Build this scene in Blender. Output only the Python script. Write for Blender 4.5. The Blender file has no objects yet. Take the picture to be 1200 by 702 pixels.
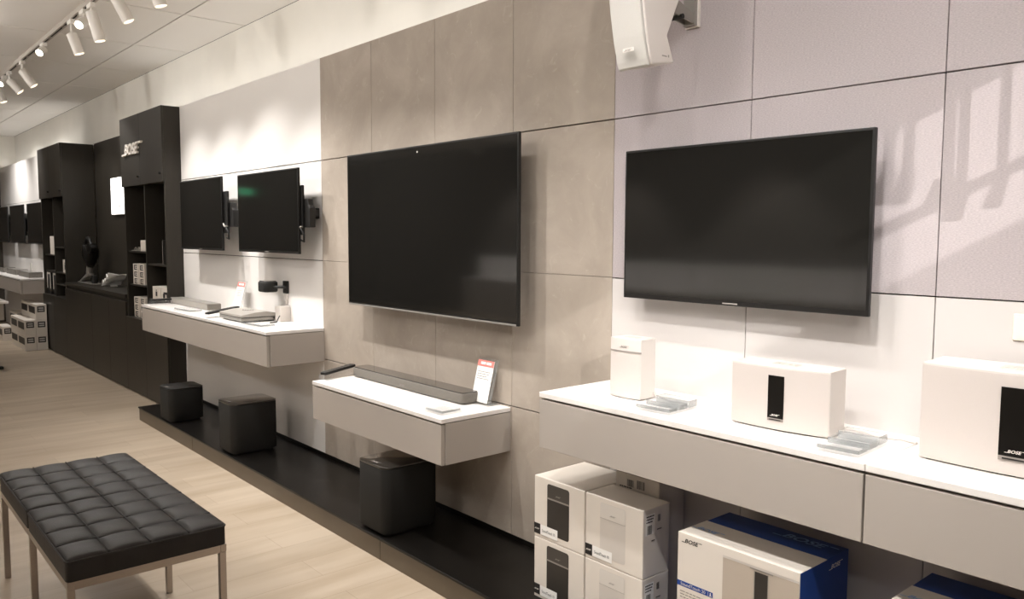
import bpy, bmesh, math, random
from mathutils import Vector, Matrix, Quaternion

random.seed(7)
SC = bpy.context.scene
COL = SC.collection
D = bpy.data

# ------------------------------------------------------------------ helpers
def lin(c):
    return tuple((x / 12.92 if x <= .04045 else ((x + .055) / 1.055) ** 2.4) for x in c)

def rgb(r, g, b):
    return lin((r / 255, g / 255, b / 255))

def mat(name, color, rough=.5, metal=0., spec=.5, noise=None, bump=None, emit=None, trans=0., coat=0., ior=1.45, wrinkle=None):
    """noise=(scale, amount, (sx,sy,sz)) varies the colour, bump=(scale, strength, (sx,sy,sz)) the relief"""
    m = D.materials.new(name)
    m.use_nodes = True
    nt = m.node_tree
    b = nt.nodes['Principled BSDF']
    b.inputs['Base Color'].default_value = (*color, 1)
    b.inputs['Roughness'].default_value = rough
    b.inputs['Metallic'].default_value = metal
    b.inputs['Specular IOR Level'].default_value = spec
    b.inputs['IOR'].default_value = ior
    b.inputs['Transmission Weight'].default_value = trans
    b.inputs['Coat Weight'].default_value = coat
    tc = nt.nodes.new('ShaderNodeTexCoord')

    def tex(scale, stretch, detail=4):
        mp = nt.nodes.new('ShaderNodeMapping')
        mp.inputs['Scale'].default_value = stretch
        nt.links.new(tc.outputs['Object'], mp.inputs['Vector'])
        n = nt.nodes.new('ShaderNodeTexNoise')
        n.inputs['Scale'].default_value = scale
        n.inputs['Detail'].default_value = detail
        nt.links.new(mp.outputs['Vector'], n.inputs['Vector'])
        return n
    if noise:
        sc, am, st = noise
        n = tex(sc, st)
        r = nt.nodes.new('ShaderNodeValToRGB')
        r.color_ramp.elements[0].position = .3
        r.color_ramp.elements[1].position = .7
        r.color_ramp.elements[0].color = (*[max(0, x * (1 - am)) for x in color], 1)
        r.color_ramp.elements[1].color = (*[min(1, x * (1 + am)) for x in color], 1)
        nt.links.new(n.outputs['Fac'], r.inputs['Fac'])
        nt.links.new(r.outputs['Color'], b.inputs['Base Color'])
    if bump:
        sc, am, st = bump
        n = tex(sc, st)
        bp = nt.nodes.new('ShaderNodeBump')
        bp.inputs['Strength'].default_value = am
        bp.inputs['Distance'].default_value = .004
        nt.links.new(n.outputs['Fac'], bp.inputs['Height'])
        nt.links.new(bp.outputs['Normal'], b.inputs['Normal'])
    if emit:
        b.inputs['Emission Color'].default_value = (*emit[0], 1)
        b.inputs['Emission Strength'].default_value = emit[1]
    return m

class MB:
    """collects shapes into one mesh"""
    def __init__(s):
        s.v = []; s.f = []

    def add(s, vs, fs):
        o = len(s.v)
        s.v += [tuple(v) for v in vs]
        s.f += [tuple(i + o for i in f) for f in fs]
        return s

    def box(s, x0, x1, y0, y1, z0, z1):
        vs = [(x, y, z) for z in (z0, z1) for y in (y0, y1) for x in (x0, x1)]
        return s.add(vs, [(0, 2, 3, 1), (4, 5, 7, 6), (0, 1, 5, 4), (2, 6, 7, 3), (0, 4, 6, 2), (1, 3, 7, 5)])

    def prism(s, poly, axis, a, b):
        """poly: 2-D outline, counter-clockwise seen from +axis; axis 'x': (y,z), 'y': (x,z) , 'z': (x,y)"""
        def P(p, t):
            return {'x': (t, p[0], p[1]), 'y': (p[0], t, p[1]), 'z': (p[0], p[1], t)}[axis]
        n = len(poly)
        vs = [P(p, a) for p in poly] + [P(p, b) for p in poly]
        fs = [tuple(range(n))[::-1], tuple(range(n, 2 * n))]
        fs += [(i, (i + 1) % n, n + (i + 1) % n, n + i) for i in range(n)]
        return s.add(vs, fs)

    def rbox(s, x0, x1, y0, y1, z0, z1, r, n=6, axis='z'):
        """box with rounded edges along an axis"""
        if axis == 'z': A, B, a, b = (x0, x1), (y0, y1), z0, z1
        elif axis == 'y': A, B, a, b = (x0, x1), (z0, z1), y0, y1
        else: A, B, a, b = (y0, y1), (z0, z1), x0, x1
        return s.prism(rrect(A[0], A[1], B[0], B[1], r, n), axis, a, b)

    def frus(s, p0, p1, r0, r1=None, n=20, cap=True):
        p0 = Vector(p0); p1 = Vector(p1); r1 = r0 if r1 is None else r1
        d = (p1 - p0).normalized()
        u = d.orthogonal().normalized(); w = d.cross(u)
        vs = []
        for p, r in ((p0, r0), (p1, r1)):
            for i in range(n):
                t = 2 * math.pi * i / n
                vs.append(p + u * (r * math.cos(t)) + w * (r * math.sin(t)))
        fs = [(i, (i + 1) % n, n + (i + 1) % n, n + i) for i in range(n)]
        if cap: fs += [tuple(range(n))[::-1], tuple(range(n, 2 * n))]
        return s.add(vs, fs)

    def tube(s, pts, r, n=8):
        pts = [Vector(p) for p in pts]
        rings = []
        u = None
        for i, p in enumerate(pts):
            d = (pts[min(i + 1, len(pts) - 1)] - pts[max(i - 1, 0)]).normalized()
            if u is None: u = d.orthogonal().normalized()
            u = (u - d * u.dot(d)).normalized()
            w = d.cross(u)
            rings.append([p + u * (r * math.cos(2 * math.pi * k / n)) + w * (r * math.sin(2 * math.pi * k / n)) for k in range(n)])
        vs = [v for R in rings for v in R]
        fs = []
        for i in range(len(pts) - 1):
            for k in range(n):
                a = i * n + k; b = i * n + (k + 1) % n
                fs.append((a, b, b + n, a + n))
        fs += [tuple(range(n))[::-1], tuple(range((len(pts) - 1) * n, len(pts) * n))]
        return s.add(vs, fs)

    def lathe(s, prof, o=(0, 0, 0), n=32):
        o = Vector(o)
        vs = []
        for r, z in prof:
            for k in range(n):
                t = 2 * math.pi * k / n
                vs.append(o + Vector((r * math.cos(t), r * math.sin(t), z)))
        fs = []
        for i in range(len(prof) - 1):
            for k in range(n):
                a = i * n + k; b = i * n + (k + 1) % n
                fs.append((a, b, b + n, a + n))
        fs += [tuple(range(n))[::-1], tuple(range((len(prof) - 1) * n, len(prof) * n))]
        return s.add(vs, fs)

    def xf(s, M):
        s.v = [tuple(M @ Vector(v)) for v in s.v]
        return s

    def obj(s, name, m, parent=None, bevel=0, seg=2, smooth=False, kind=None, label=None):
        me = D.meshes.new(name)
        me.from_pydata(s.v, [], s.f)
        bm = bmesh.new(); bm.from_mesh(me)
        bmesh.ops.recalc_face_normals(bm, faces=bm.faces)
        if bevel:
            es = [e for e in bm.edges if len(e.link_faces) == 2 and e.calc_face_angle(0) > .6]
            bmesh.ops.bevel(bm, geom=es, offset=bevel, segments=seg, profile=.5, affect='EDGES', clamp_overlap=True)
        bm.to_mesh(me); bm.free()
        me.materials.append(m)
        if smooth:
            for p in me.polygons: p.use_smooth = True
            me.set_sharp_from_angle(angle=math.radians(40))
        o = D.objects.new(name, me)
        COL.objects.link(o)
        if parent: o.parent = parent
        if kind: o['kind'] = kind
        if label: o['label'] = label
        return o

def rrect(x0, x1, y0, y1, r, n=6):
    out = []
    for cx, cy, a in ((x1 - r, y1 - r, 0), (x0 + r, y1 - r, 90), (x0 + r, y0 + r, 180), (x1 - r, y0 + r, 270)):
        for k in range(n + 1):
            t = math.radians(a + 90 * k / n)
            out.append((cx + r * math.cos(t), cy + r * math.sin(t)))
    return out

def thing(name, label, cat, loc=(0, 0, 0), rz=0, group=None):
    o = D.objects.new(name, None)
    COL.objects.link(o)
    o.empty_display_size = .05
    o.location = loc
    o.rotation_euler = (0, 0, rz)
    tag(o, label, cat, group)
    return o

def tag(o, label, cat, group=None):
    o['label'] = label
    o['category'] = cat
    if group: o['group'] = group
    return o

def copy_tree(o, parent=None):
    c = o.copy()
    COL.objects.link(c)
    c.parent = parent
    for ch in list(o.children):
        copy_tree(ch, c)
    return c

def dup(o, loc, label, rz=None, group=None):
    c = copy_tree(o)
    c.location = loc
    if rz is not None: c.rotation_euler = (0, 0, rz)
    c['label'] = label
    if group: c['group'] = group
    return c

def glyphs(txt, shear=0., bold=0.):
    """outline of a text as flat triangles (vertices in x,y), height of a capital about .7"""
    cu = D.curves.new('t', 'FONT')
    cu.body = txt; cu.size = 1.0; cu.shear = shear; cu.offset = bold; cu.resolution_u = 3
    o = D.objects.new('t', cu)
    COL.objects.link(o)
    dg = bpy.context.evaluated_depsgraph_get()
    me = D.meshes.new_from_object(o.evaluated_get(dg))
    vs = [v.co.copy() for v in me.vertices]
    fs = [tuple(p.vertices) for p in me.polygons]
    D.objects.remove(o); D.curves.remove(cu); D.meshes.remove(me)
    return vs, fs

_gc = {}
def lettering(name, items, m, parent, origin, right, up, lift=.0006, thick=0.):
    """items: ('t', text, x, y, height[, width[, shear[, bold]]]) or ('b', x0, x1, y0, y1[, slant]) in metres on the plane"""
    R = Vector(right).normalized(); U = Vector(up).normalized(); N = R.cross(U)
    O = Vector(origin) + N * lift
    mb = MB()
    def put(p, t): return O + R * p[0] + U * p[1] + N * t
    for it in items:
        if it[0] == 'b':
            _, x0, x1, y0, y1, *sl = it
            s = (sl[0] if sl else 0) * (y1 - y0)
            q = [(x0, y0), (x1, y0), (x1 + s, y1), (x0 + s, y1)]
            if thick: mb.add([put(p, 0) for p in q] + [put(p, thick) for p in q],
                             [(3, 2, 1, 0), (4, 5, 6, 7), (0, 1, 5, 4), (1, 2, 6, 5), (2, 3, 7, 6), (3, 0, 4, 7)])
            else: mb.add([put(p, 0) for p in q], [(0, 1, 2, 3)])
        else:
            _, txt, x, y, h, *rest = it
            w = rest[0] if len(rest) > 0 else None
            sh = rest[1] if len(rest) > 1 else 0.
            bo = rest[2] if len(rest) > 2 else 0.
            k = (txt, sh, bo)
            if k not in _gc: _gc[k] = glyphs(*k)
            vs, fs = _gc[k]
            x0 = min(v.x for v in vs); x1 = max(v.x for v in vs); y0 = min(v.y for v in vs); y1 = max(v.y for v in vs)
            sy = h / (y1 - y0); sx = (w / (x1 - x0)) if w else sy
            P = [(x + (v.x - x0) * sx, y + (v.y - y0) * sy) for v in vs]
            if thick:
                n = len(P)
                cnt = {}
                for f in fs:
                    for i in range(len(f)):
                        e = (f[i], f[(i + 1) % len(f)])
                        cnt[e] = 1
                rim = [e for e in cnt if (e[1], e[0]) not in cnt]
                mb.add([put(p, 0) for p in P] + [put(p, thick) for p in P],
                       [tuple(i + n for i in f) for f in fs] + [f[::-1] for f in fs] + [(a, b, b + n, a + n) for a, b in rim])
            else:
                mb.add([put(p, 0) for p in P], fs)
    return mb.obj(name, m, parent)

def logo_items(x, y, w):
    """slanted capitals with the long bars running out of the first and the last letter"""
    h = w * .175
    t = h * .17
    return [('t', 'BOSE', x + w * .15, y, h, w * .68, .28, .025),
            ('b', x, x + w * .142, y, y + t, .28),
            ('b', x + w * .845, x + w * .98, y + h - t, y + h, .28)]

def lines(x, y, w, n, dy, th, rag=.3):
    out = []
    rnd = random.Random(int(x * 1e4 + n * 7 + w * 1e5))
    for i in range(n):
        xx = x
        while xx < x + w * (1 - rag * rnd.random()):
            L = w * (.08 + .14 * rnd.random())
            out.append(('b', xx, min(xx + L, x + w), y - i * dy, y - i * dy + th))
            xx += L + w * .03
    return out

def barcode(x, y, w, h, seed=1):
    rnd = random.Random(seed)
    out = []; xx = x
    while xx < x + w:
        L = w * (.02 + .05 * rnd.random())
        out.append(('b', xx, min(xx + L, x + w), y, y + h))
        xx += L + w * (.02 + .04 * rnd.random())
    return out

# ------------------------------------------------------------------ materials
M_plaster = mat('wall_plaster', rgb(230, 226, 217), .8, noise=(3, .03, (1, 1, 1)), bump=(90, .08, (1, 1, 1)))
M_ceiling = mat('ceiling_tile', rgb(232, 228, 222), .9)
M_white_panel = mat('white_panel', rgb(232, 228, 224), .3, noise=(2, .012, (1, 1, 1)))
M_fabric = mat('linen_panel', rgb(180, 171, 172), .9, noise=(150, .16, (1, .25, 4)), bump=(420, .35, (.3, 1, 3)))
M_dark = mat('dark_joint', rgb(40, 32, 26), .9)  # dark colour behind panel joints and in narrow gaps
M_black = mat('black_laminate', rgb(48, 44, 38), .42, noise=(30, .08, (1, 1, .2)), spec=.4)
M_niche = mat('navy_black_niche', rgb(20, 24, 36), .4)
M_gloss_black = mat('gloss_black_top', rgb(20, 18, 16), .3, spec=.22)
M_plinth = mat('dark_bronze_fascia', rgb(92, 81, 66), .38, noise=(6, .06, (1, 1, 1)))
M_lacquer = mat('grey_lacquer', rgb(176, 168, 160), .42, spec=.4, noise=(5, .015, (1, 1, 1)))
M_worktop = mat('white_worktop', rgb(240, 236, 232), .3)
M_screen = mat('dark_screen', rgb(27, 26, 24), .07, spec=.6)
M_bezel = mat('tv_bezel', rgb(24, 23, 22), .35)
M_black_plastic = mat('black_plastic', rgb(26, 25, 24), .45, bump=(300, .05, (1, 1, 1)))
M_grille = mat('black_speaker_cloth', rgb(27, 26, 24), .75, noise=(700, .25, (1, 1, 1)), bump=(900, .3, (1, 1, 1)))
M_glass_top = mat('smoked_glass', rgb(44, 41, 38), .06, spec=.9, coat=.6)
M_steel = mat('brushed_steel', rgb(176, 168, 162), .3, 1.0, noise=(40, .04, (1, 1, 12)))
M_silver = mat('silver_plastic', rgb(150, 146, 140), .4, .35)
M_grey_top = mat('grey_console', rgb(160, 155, 148), .4, noise=(200, .03, (1, 1, 1)))
M_white_plastic = mat('white_plastic', rgb(216, 209, 203), .42)
M_white_grille = mat('white_grille', rgb(206, 197, 191), .6, bump=(1200, .2, (1, 1, 1)), noise=(1200, .03, (1, 1, 1)))
M_grey_grille = mat('pale_grey_grille', rgb(198, 195, 189), .65, bump=(900, .25, (1, 1, 1)), noise=(900, .05, (1, 1, 1)))
M_band_grey = mat('grey_band', rgb(150, 142, 136), .5)
M_soundbar = mat('dark_grey_mesh', rgb(118, 113, 106), .55, noise=(1400, .35, (1, 1, 1)), bump=(1200, .3, (1, 1, 1)))
M_card = mat('white_carton', rgb(224, 216, 206), .6, noise=(8, .015, (1, 1, 1)))
M_paper = mat('white_paper', rgb(242, 240, 236), .6)
M_ink = mat('black_ink', rgb(34, 31, 30), .6)
M_grey_ink = mat('grey_ink', rgb(150, 144, 138), .6)
M_blue = mat('blue_carton', rgb(34, 70, 146), .45, noise=(10, .05, (1, 1, 1)))
M_pale_blue = mat('pale_blue_ink', rgb(140, 175, 222), .6)
M_red = mat('red_header', rgb(226, 132, 124), .5)
M_photo_dark = mat('printed_black_speaker', rgb(52, 48, 44), .45, noise=(3, .2, (1, 1, 1)))
M_photo_mid = mat('printed_dark_top', rgb(72, 67, 62), .45)
M_photo_pale = mat('printed_white_speaker', rgb(208, 201, 193), .5)
M_photo_pale_top = mat('printed_white_speaker_top', rgb(216, 210, 202), .5)
M_photo_beige = mat('printed_speaker_front', rgb(184, 172, 158), .5)
M_acrylic = mat('clear_acrylic', (.6, .62, .62), .06, spec=.6)
M_acrylic.node_tree.nodes['Principled BSDF'].inputs['Alpha'].default_value = .10
M_edge = mat('polished_acrylic_edge', (.42, .44, .44), .15)
M_edge.node_tree.nodes['Principled BSDF'].inputs['Alpha'].default_value = .45
M_lamp = mat('white_lamp_metal', rgb(225, 220, 212), .45)
M_track = mat('track_grey', rgb(178, 170, 160), .5)
M_strip = mat('lit_strip', (1, .95, .85), .3, emit=((1, .92, .8), .8))
M_lens = mat('lit_lens', (1, .95, .85), .3, emit=((1, .9, .76), 18))
M_lightbox = mat('lit_sign_face', (1, 1, 1), .4, emit=((1, .98, .96), 2.2))
M_exit = mat('lit_exit_green', (.02, .4, .2), .4, emit=((.05, 1, .45), 2.5))
M_letter = mat('white_letters', rgb(236, 230, 222), .45)
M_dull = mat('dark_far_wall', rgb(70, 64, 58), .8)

# bench leather
M_leather = mat('black_leather', rgb(38, 34, 32), .5, spec=.4, bump=(220, .22, (1, 1, 1)), noise=(18, .15, (1, 1, 1)))

def concrete():
    m = D.materials.new('concrete_tile'); m.use_nodes = True
    nt = m.node_tree; b = nt.nodes['Principled BSDF']; b.inputs['Roughness'].default_value = .62
    b.inputs['Specular IOR Level'].default_value = .3
    tc = nt.nodes.new('ShaderNodeTexCoord')
    n1 = nt.nodes.new('ShaderNodeTexNoise'); n1.inputs['Scale'].default_value = 3.2; n1.inputs['Detail'].default_value = 8; n1.inputs['Roughness'].default_value = .62
    n1.inputs['Distortion'].default_value = .5
    nt.links.new(tc.outputs['Object'], n1.inputs['Vector'])
    r1 = nt.nodes.new('ShaderNodeValToRGB')
    e = r1.color_ramp.elements
    e[0].position = .3; e[0].color = (*rgb(158, 147, 135), 1)
    e[1].position = .72; e[1].color = (*rgb(180, 169, 157), 1)
    k = e.new(.5); k.color = (*rgb(168, 157, 145), 1)
    nt.links.new(n1.outputs['Fac'], r1.inputs['Fac'])
    n2 = nt.nodes.new('ShaderNodeTexNoise'); n2.inputs['Scale'].default_value = 14; n2.inputs['Detail'].default_value = 9; n2.inputs['Roughness'].default_value = .7
    n2.inputs['Distortion'].default_value = 1.2
    nt.links.new(tc.outputs['Object'], n2.inputs['Vector'])
    r2 = nt.nodes.new('ShaderNodeValToRGB')
    r2.color_ramp.elements[0].position = .58; r2.color_ramp.elements[0].color = (0, 0, 0, 1)
    r2.color_ramp.elements[1].position = .72; r2.color_ramp.elements[1].color = (1, 1, 1, 1)
    nt.links.new(n2.outputs['Fac'], r2.inputs['Fac'])
    mx = nt.nodes.new('ShaderNodeMix'); mx.data_type = 'RGBA'
    ml = nt.nodes.new('ShaderNodeMath'); ml.operation = 'MULTIPLY'; ml.inputs[1].default_value = .35
    nt.links.new(r2.outputs['Color'], ml.inputs[0]); nt.links.new(ml.outputs[0], mx.inputs['Factor'])
    nt.links.new(r1.outputs['Color'], mx.inputs[6]); mx.inputs[7].default_value = (*rgb(202, 192, 180), 1)
    nt.links.new(mx.outputs[2], b.inputs['Base Color'])
    bp = nt.nodes.new('ShaderNodeBump'); bp.inputs['Strength'].default_value = .06; bp.inputs['Distance'].default_value = .004
    nt.links.new(n2.outputs['Fac'], bp.inputs['Height']); nt.links.new(bp.outputs['Normal'], b.inputs['Normal'])
    return m
M_concrete = concrete()

def wood_floor():
    m = D.materials.new('pale_wood_floor'); m.use_nodes = True
    nt = m.node_tree; b = nt.nodes['Principled BSDF']; b.inputs['Roughness'].default_value = .42
    b.inputs['Specular IOR Level'].default_value = .4
    tc = nt.nodes.new('ShaderNodeTexCoord')
    mp = nt.nodes.new('ShaderNodeMapping'); mp.inputs['Rotation'].default_value = (0, 0, math.pi / 2)
    nt.links.new(tc.outputs['Object'], mp.inputs['Vector'])
    br = nt.nodes.new('ShaderNodeTexBrick')
    br.inputs['Scale'].default_value = 1; br.inputs['Brick Width'].default_value = 1.2; br.inputs['Row Height'].default_value = .2
    br.inputs['Mortar Size'].default_value = .0015; br.inputs['Bias'].default_value = 0; br.offset = .4
    br.inputs['Color1'].default_value = (*rgb(180, 165, 146), 1); br.inputs['Color2'].default_value = (*rgb(188, 173, 154), 1)
    br.inputs['Mortar'].default_value = (*rgb(168, 152, 133), 1)
    nt.links.new(mp.outputs['Vector'], br.inputs['Vector'])
    m2 = nt.nodes.new('ShaderNodeMapping'); m2.inputs['Scale'].default_value = (5, .7, 1)
    nt.links.new(tc.outputs['Object'], m2.inputs['Vector'])
    n = nt.nodes.new('ShaderNodeTexNoise'); n.inputs['Scale'].default_value = 1.6; n.inputs['Detail'].default_value = 6
    nt.links.new(m2.outputs['Vector'], n.inputs['Vector'])
    r = nt.nodes.new('ShaderNodeValToRGB')
    r.color_ramp.elements[0].position = .3; r.color_ramp.elements[0].color = (*rgb(232, 227, 220), 1)
    r.color_ramp.elements[1].position = .62; r.color_ramp.elements[1].color = (1, 1, 1, 1)
    nt.links.new(n.outputs['Fac'], r.inputs['Fac'])
    mx = nt.nodes.new('ShaderNodeMix'); mx.data_type = 'RGBA'; mx.blend_type = 'MULTIPLY'; mx.inputs['Factor'].default_value = 1
    nt.links.new(br.outputs['Color'], mx.inputs[6]); nt.links.new(r.outputs['Color'], mx.inputs[7])
    nt.links.new(mx.outputs[2], b.inputs['Base Color'])
    return m
M_floor = wood_floor()

# ------------------------------------------------------------------ setting
ZC = 3.05            # ceiling
ZT, ZU, ZM, ZL = 2.512, 1.913, 1.313, .713   # rows of the wall panels
ZP = .106            # top of the black plinth
XE, XR, YF, YB = -13.42, 5.2, -7.2, .24
S = 'structure'
MB().box(XE - .1, XR + .1, YF - .1, YB + .1, -.1, 0).obj('floor', M_floor, kind=S)
# ceiling slab with the tile joints as shallow gaps
cb = MB()
xs = [-3.98 + 1.22 * k for k in range(-8, 9)]
ys = [-.22 - .61 * k for k in range(-1, 13)]
xs = [XE] + [x for x in xs if XE + .05 < x < XR - .05] + [XR]
ys = [YF] + sorted(y for y in ys if YF + .05 < y < YB - .05) + [YB]
for i in range(len(xs) - 1):
    for j in range(len(ys) - 1):
        cb.box(xs[i] + .006, xs[i + 1] - .006, ys[j] + .005, ys[j + 1] - .005, ZC, ZC + .04)
cb.box(XE, XR, YF, YB, ZC + .03, ZC + .1)
cb.obj('ceiling', M_ceiling, kind=S)
MB().box(XE - .1, XR + .1, YB, YB + .1, 0, ZC).obj('wall_back', M_plaster, kind=S)
MB().box(XE - .1, XE, -1.3, YB, 2.45, ZC).obj('wall_left', M_plaster, kind=S)
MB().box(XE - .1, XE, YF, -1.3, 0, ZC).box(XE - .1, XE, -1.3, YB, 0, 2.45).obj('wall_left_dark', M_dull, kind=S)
MB().box(XR, XR + .1, YF, YB, 0, ZC).obj('wall_right', M_plaster, kind=S)
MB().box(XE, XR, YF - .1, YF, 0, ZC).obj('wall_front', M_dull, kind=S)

def cladding(name, m, xs, zs, gx=.0015, gz=.0025, fine=()):
    mb = MB()
    for j in range(len(zs) - 1):
        for i in range(len(xs) - 1):
            a = gx if i else 0; b = gx if i < len(xs) - 2 else 0
            c = (gz if zs[j] not in fine else .0008) if j else 0; d = (gz if zs[j + 1] not in fine else .0008) if j < len(zs) - 2 else 0
            mb.box(xs[i] + a, xs[i + 1] - b, 0, .02, zs[j] + c, zs[j + 1] - d)
    return mb.obj(name, m, kind=S, bevel=.0008, seg=1)

# white section left of the concrete, concrete section, linen and white section at the right, far white section
XA0, XA1 = -5.96, -4.785       # right tall cabinet
XB0, XB1 = -9.62, -8.39        # left tall cabinet
CX = [-2.341, -1.760, -1.169, -.587, 0]
cladding('wall_white', M_white_panel, [XA1 + .003, CX[0] - .001], [ZP, ZM, ZU, ZT])
cladding('wall_concrete', M_concrete, CX, [ZP, ZL, ZM, ZU, ZT], gx=.0012, fine=(ZM,))
FX = [.002, .592, 1.183, 1.774, 2.365, 2.956, 3.547]
cladding('wall_linen', M_fabric, FX, [ZM, ZU, ZT], gz=.002)
M_lower = mat('white_lower_panel', rgb(208, 203, 200), .32, noise=(2, .012, (1, 1, 1)))
cladding('wall_white_lower', M_lower, FX, [ZP, ZM - .004])
cladding('wall_far_white', M_white_panel, [XE, -11.6, XB0 - .003], [.0, ZM, ZU, ZT])
bk = MB()
bk.box(XA1 + .003, FX[-1], .0185, YB, 0, ZT - .002)
bk.box(XE, XB0 - .003, .0185, YB, 0, ZT - .002)
bk.obj('wall_backing', M_dark, kind=S)
MB().box(XB1, XA0, .215, YB, 0, 2.52).obj('wall_recess', M_black, kind=S)
MB().box(XA1 + .003, FX[-1], -.004, .0, ZP, ZP + .022).obj('baseboard_back', M_gloss_black, kind=S)

# ------------------------------------------------------------------ plinth
pl = thing('display_plinth', 'long low black plinth with glossy top running along the foot of the wall', 'plinth', (-6.66 + 2.08 + .0, 0, 0))
PX0 = pl.location.x; PX1 = 3.5
MB().box(0, PX1 - PX0, -.43, 0, 0, ZP - .012).obj('base', M_plinth, pl)
MB().box(-.004, PX1 - PX0, -.452, 0, ZP - .012, ZP).obj('top', M_gloss_black, pl, bevel=.002)
k = 0.
joints = [0, 1.19, 3.6, 6.0, PX1 - PX0]
for a, b in zip(joints, joints[1:]):
    MB().box(a + .002, b - .002, -.445, -.43, 0, ZP - .014).obj('front_panel', M_plinth, pl, bevel=.001)

# ------------------------------------------------------------------ wall counters
def counter(label, x0, x1, z0, z1, y1=-.38, name='wall_counter', worklabel=None):
    t = thing(name, label, 'counter', (x0, 0, z0))
    w = x1 - x0; h = z1 - z0
    MB().box(0, w, y1 + .02, 0, 0, h - .022).obj('carcass', M_lacquer, t, bevel=.0015)
    MB().box(0, w - .004, y1, y1 + .017, 0, h - .0265).obj('drawer_front', M_lacquer, t, bevel=.0015)
    MB().box(0, w, y1 - .002, 0, h - .019, h).obj('worktop', M_worktop, t, bevel=.002)
    return t
Y3 = -.375
counter('grey wall counter with white top under the swing-arm televisions beside the black cabinets', -4.70, -2.335, .70, .906, -.366)
counter('short low grey wall counter with white top under the largest television on concrete tiles', -1.748, -.595, .508, .707, -.378)
counter('grey wall counter with white top holding the two smaller white speakers', .0, 1.183, .714, .915, -.376)
counter('grey wall counter at the right edge under the largest white speaker', 1.185, 2.37, .714, .915, -.376)

# ------------------------------------------------------------------ televisions
def tv(label, x0, x1, z0, z1, yf, kind='flat', group=None, logo=True):
    w = x1 - x0; h = z1 - z0
    t = thing('television', label, 'television', ((x0 + x1) / 2, 0, z0), group=group)
    yb = yf + .016
    MB().box(-w / 2, w / 2, yf, yb, 0, h).obj('frame', M_bezel, t, bevel=.003)
    MB().rbox(-w * .36, w * .36, yb, yb + min(.03, -yb * .5), h * .1, h * .7, .02, axis='y').obj('back_housing', M_black_plastic, t, bevel=.004)
    s = .008
    MB().box(-w / 2 + s, w / 2 - s, yf - .0006, yf + .003, .016, h - s).obj('screen', M_screen, t)
    if logo:
        lettering('logo', [('b', -.028, .028, .005, .009)], M_grey_ink, t, (0, yf, 0), (1, 0, 0), (0, 0, 1), lift=.0008)
    if kind == 'flat':
        m = MB()
        m.box(-w * .25, w * .25, -.012, 0, h * .3, h * .62)
        m.box(-w * .2, -w * .17, yb + .02, -.01, h * .2, h * .66)
        m.box(w * .17, w * .2, yb + .02, -.01, h * .2, h * .66)
        m.obj('wall_mount', M_black_plastic, t, bevel=.002)
    return t

def swing_mount(t, px, cz):
    """parts of the swing arm: wall plate, elbow arm, column and cable, at px from the television's middle"""
    MB().box(px - .045, px + .035, -.022, 0, cz - .032, cz + .032).obj('wall_plate', M_black_plastic, t, bevel=.003)
    m = MB()
    m.frus((px + .03, -.036, cz - .025), (px + .03, -.036, cz + .025), .013)
    m.box(px - .01, px + .03, -.042, -.0225, cz - .012, cz + .012)
    m.box(px + .03, px + .085, -.062, -.03, cz - .018, cz + .018)
    m.obj('arm_joint', M_black_plastic, t, bevel=.002)
    m = MB()
    m.prism([(px - .035, cz - .085), (px + .095, cz - .085), (px + .095, cz + .03), (px + .075, cz + .05), (px + .065, cz + .085), (px - .035, cz + .085)], 'y', -.095, -.058)
    m.obj('arm_cover', M_black_plastic, t, bevel=.004)
    MB().box(px - .035, px + .03, -.112, -.0955, cz - .13, cz + .165).obj('bracket_column', M_black_plastic, t, bevel=.003)
    MB().tube([(px - .02, -.115, cz - .08), (px + .03, -.12, cz - .095), (px + .055, -.115, cz - .13), (px + .045, -.11, cz - .17), (px - .01, -.105, cz - .16)], .006).obj('cable', M_black_plastic, t, smooth=True)
    MB().tube([(px - .03, -.118, cz - .06), (px + .0, -.122, cz - .085), (px + .04, -.118, cz - .082)], .006).obj('connector', M_silver, t, smooth=True)

t = tv('largest black television on the concrete tiles above the low counter', -1.853, -.435, 1.090, 1.900, -.10, logo=False)
lettering('brand_dot', [('b', -.004, .004, 0, .008)], M_letter, t, (-.03, -.1006, .776), (1, 0, 0), (0, 0, 1))
MB().box(-.70, .70, -.104, -.10, .0, .008).obj('bottom_trim', M_silver, t, bevel=.001)
tv('black television on the pale linen panels right of the concrete tiles', .136, 1.041, 1.249, 1.776, -.088)
t = tv('black television on swing arm beside the tall black cabinet', -4.44, -3.585, 1.352, 1.878, -.13, 'swing')
swing_mount(t, .4525, .255)
t = tv('black television on swing arm next to the concrete tiles', -3.295, -2.39, 1.353, 1.868, -.13, 'swing')
swing_mount(t, .4375, .245)
far = [('rightmost far television beside the left black cabinet above the farthest counter', -10.72, -9.70), ('middle one of the three televisions above the farthest counter', -12.01, -10.965), ('leftmost of the three televisions above the farthest counter', -13.27, -12.235)]
for lb, a, b in far:
    tv(lb, a, b, 1.325, 1.868, -.1, 'flat')

# ------------------------------------------------------------------ black cabinets
def small_knob(t, x, z, y):
    return MB().frus((x, y, z), (x, y - .018, z), .011, .009, 14).obj('lock', M_black_plastic, t, bevel=.001)

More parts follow.
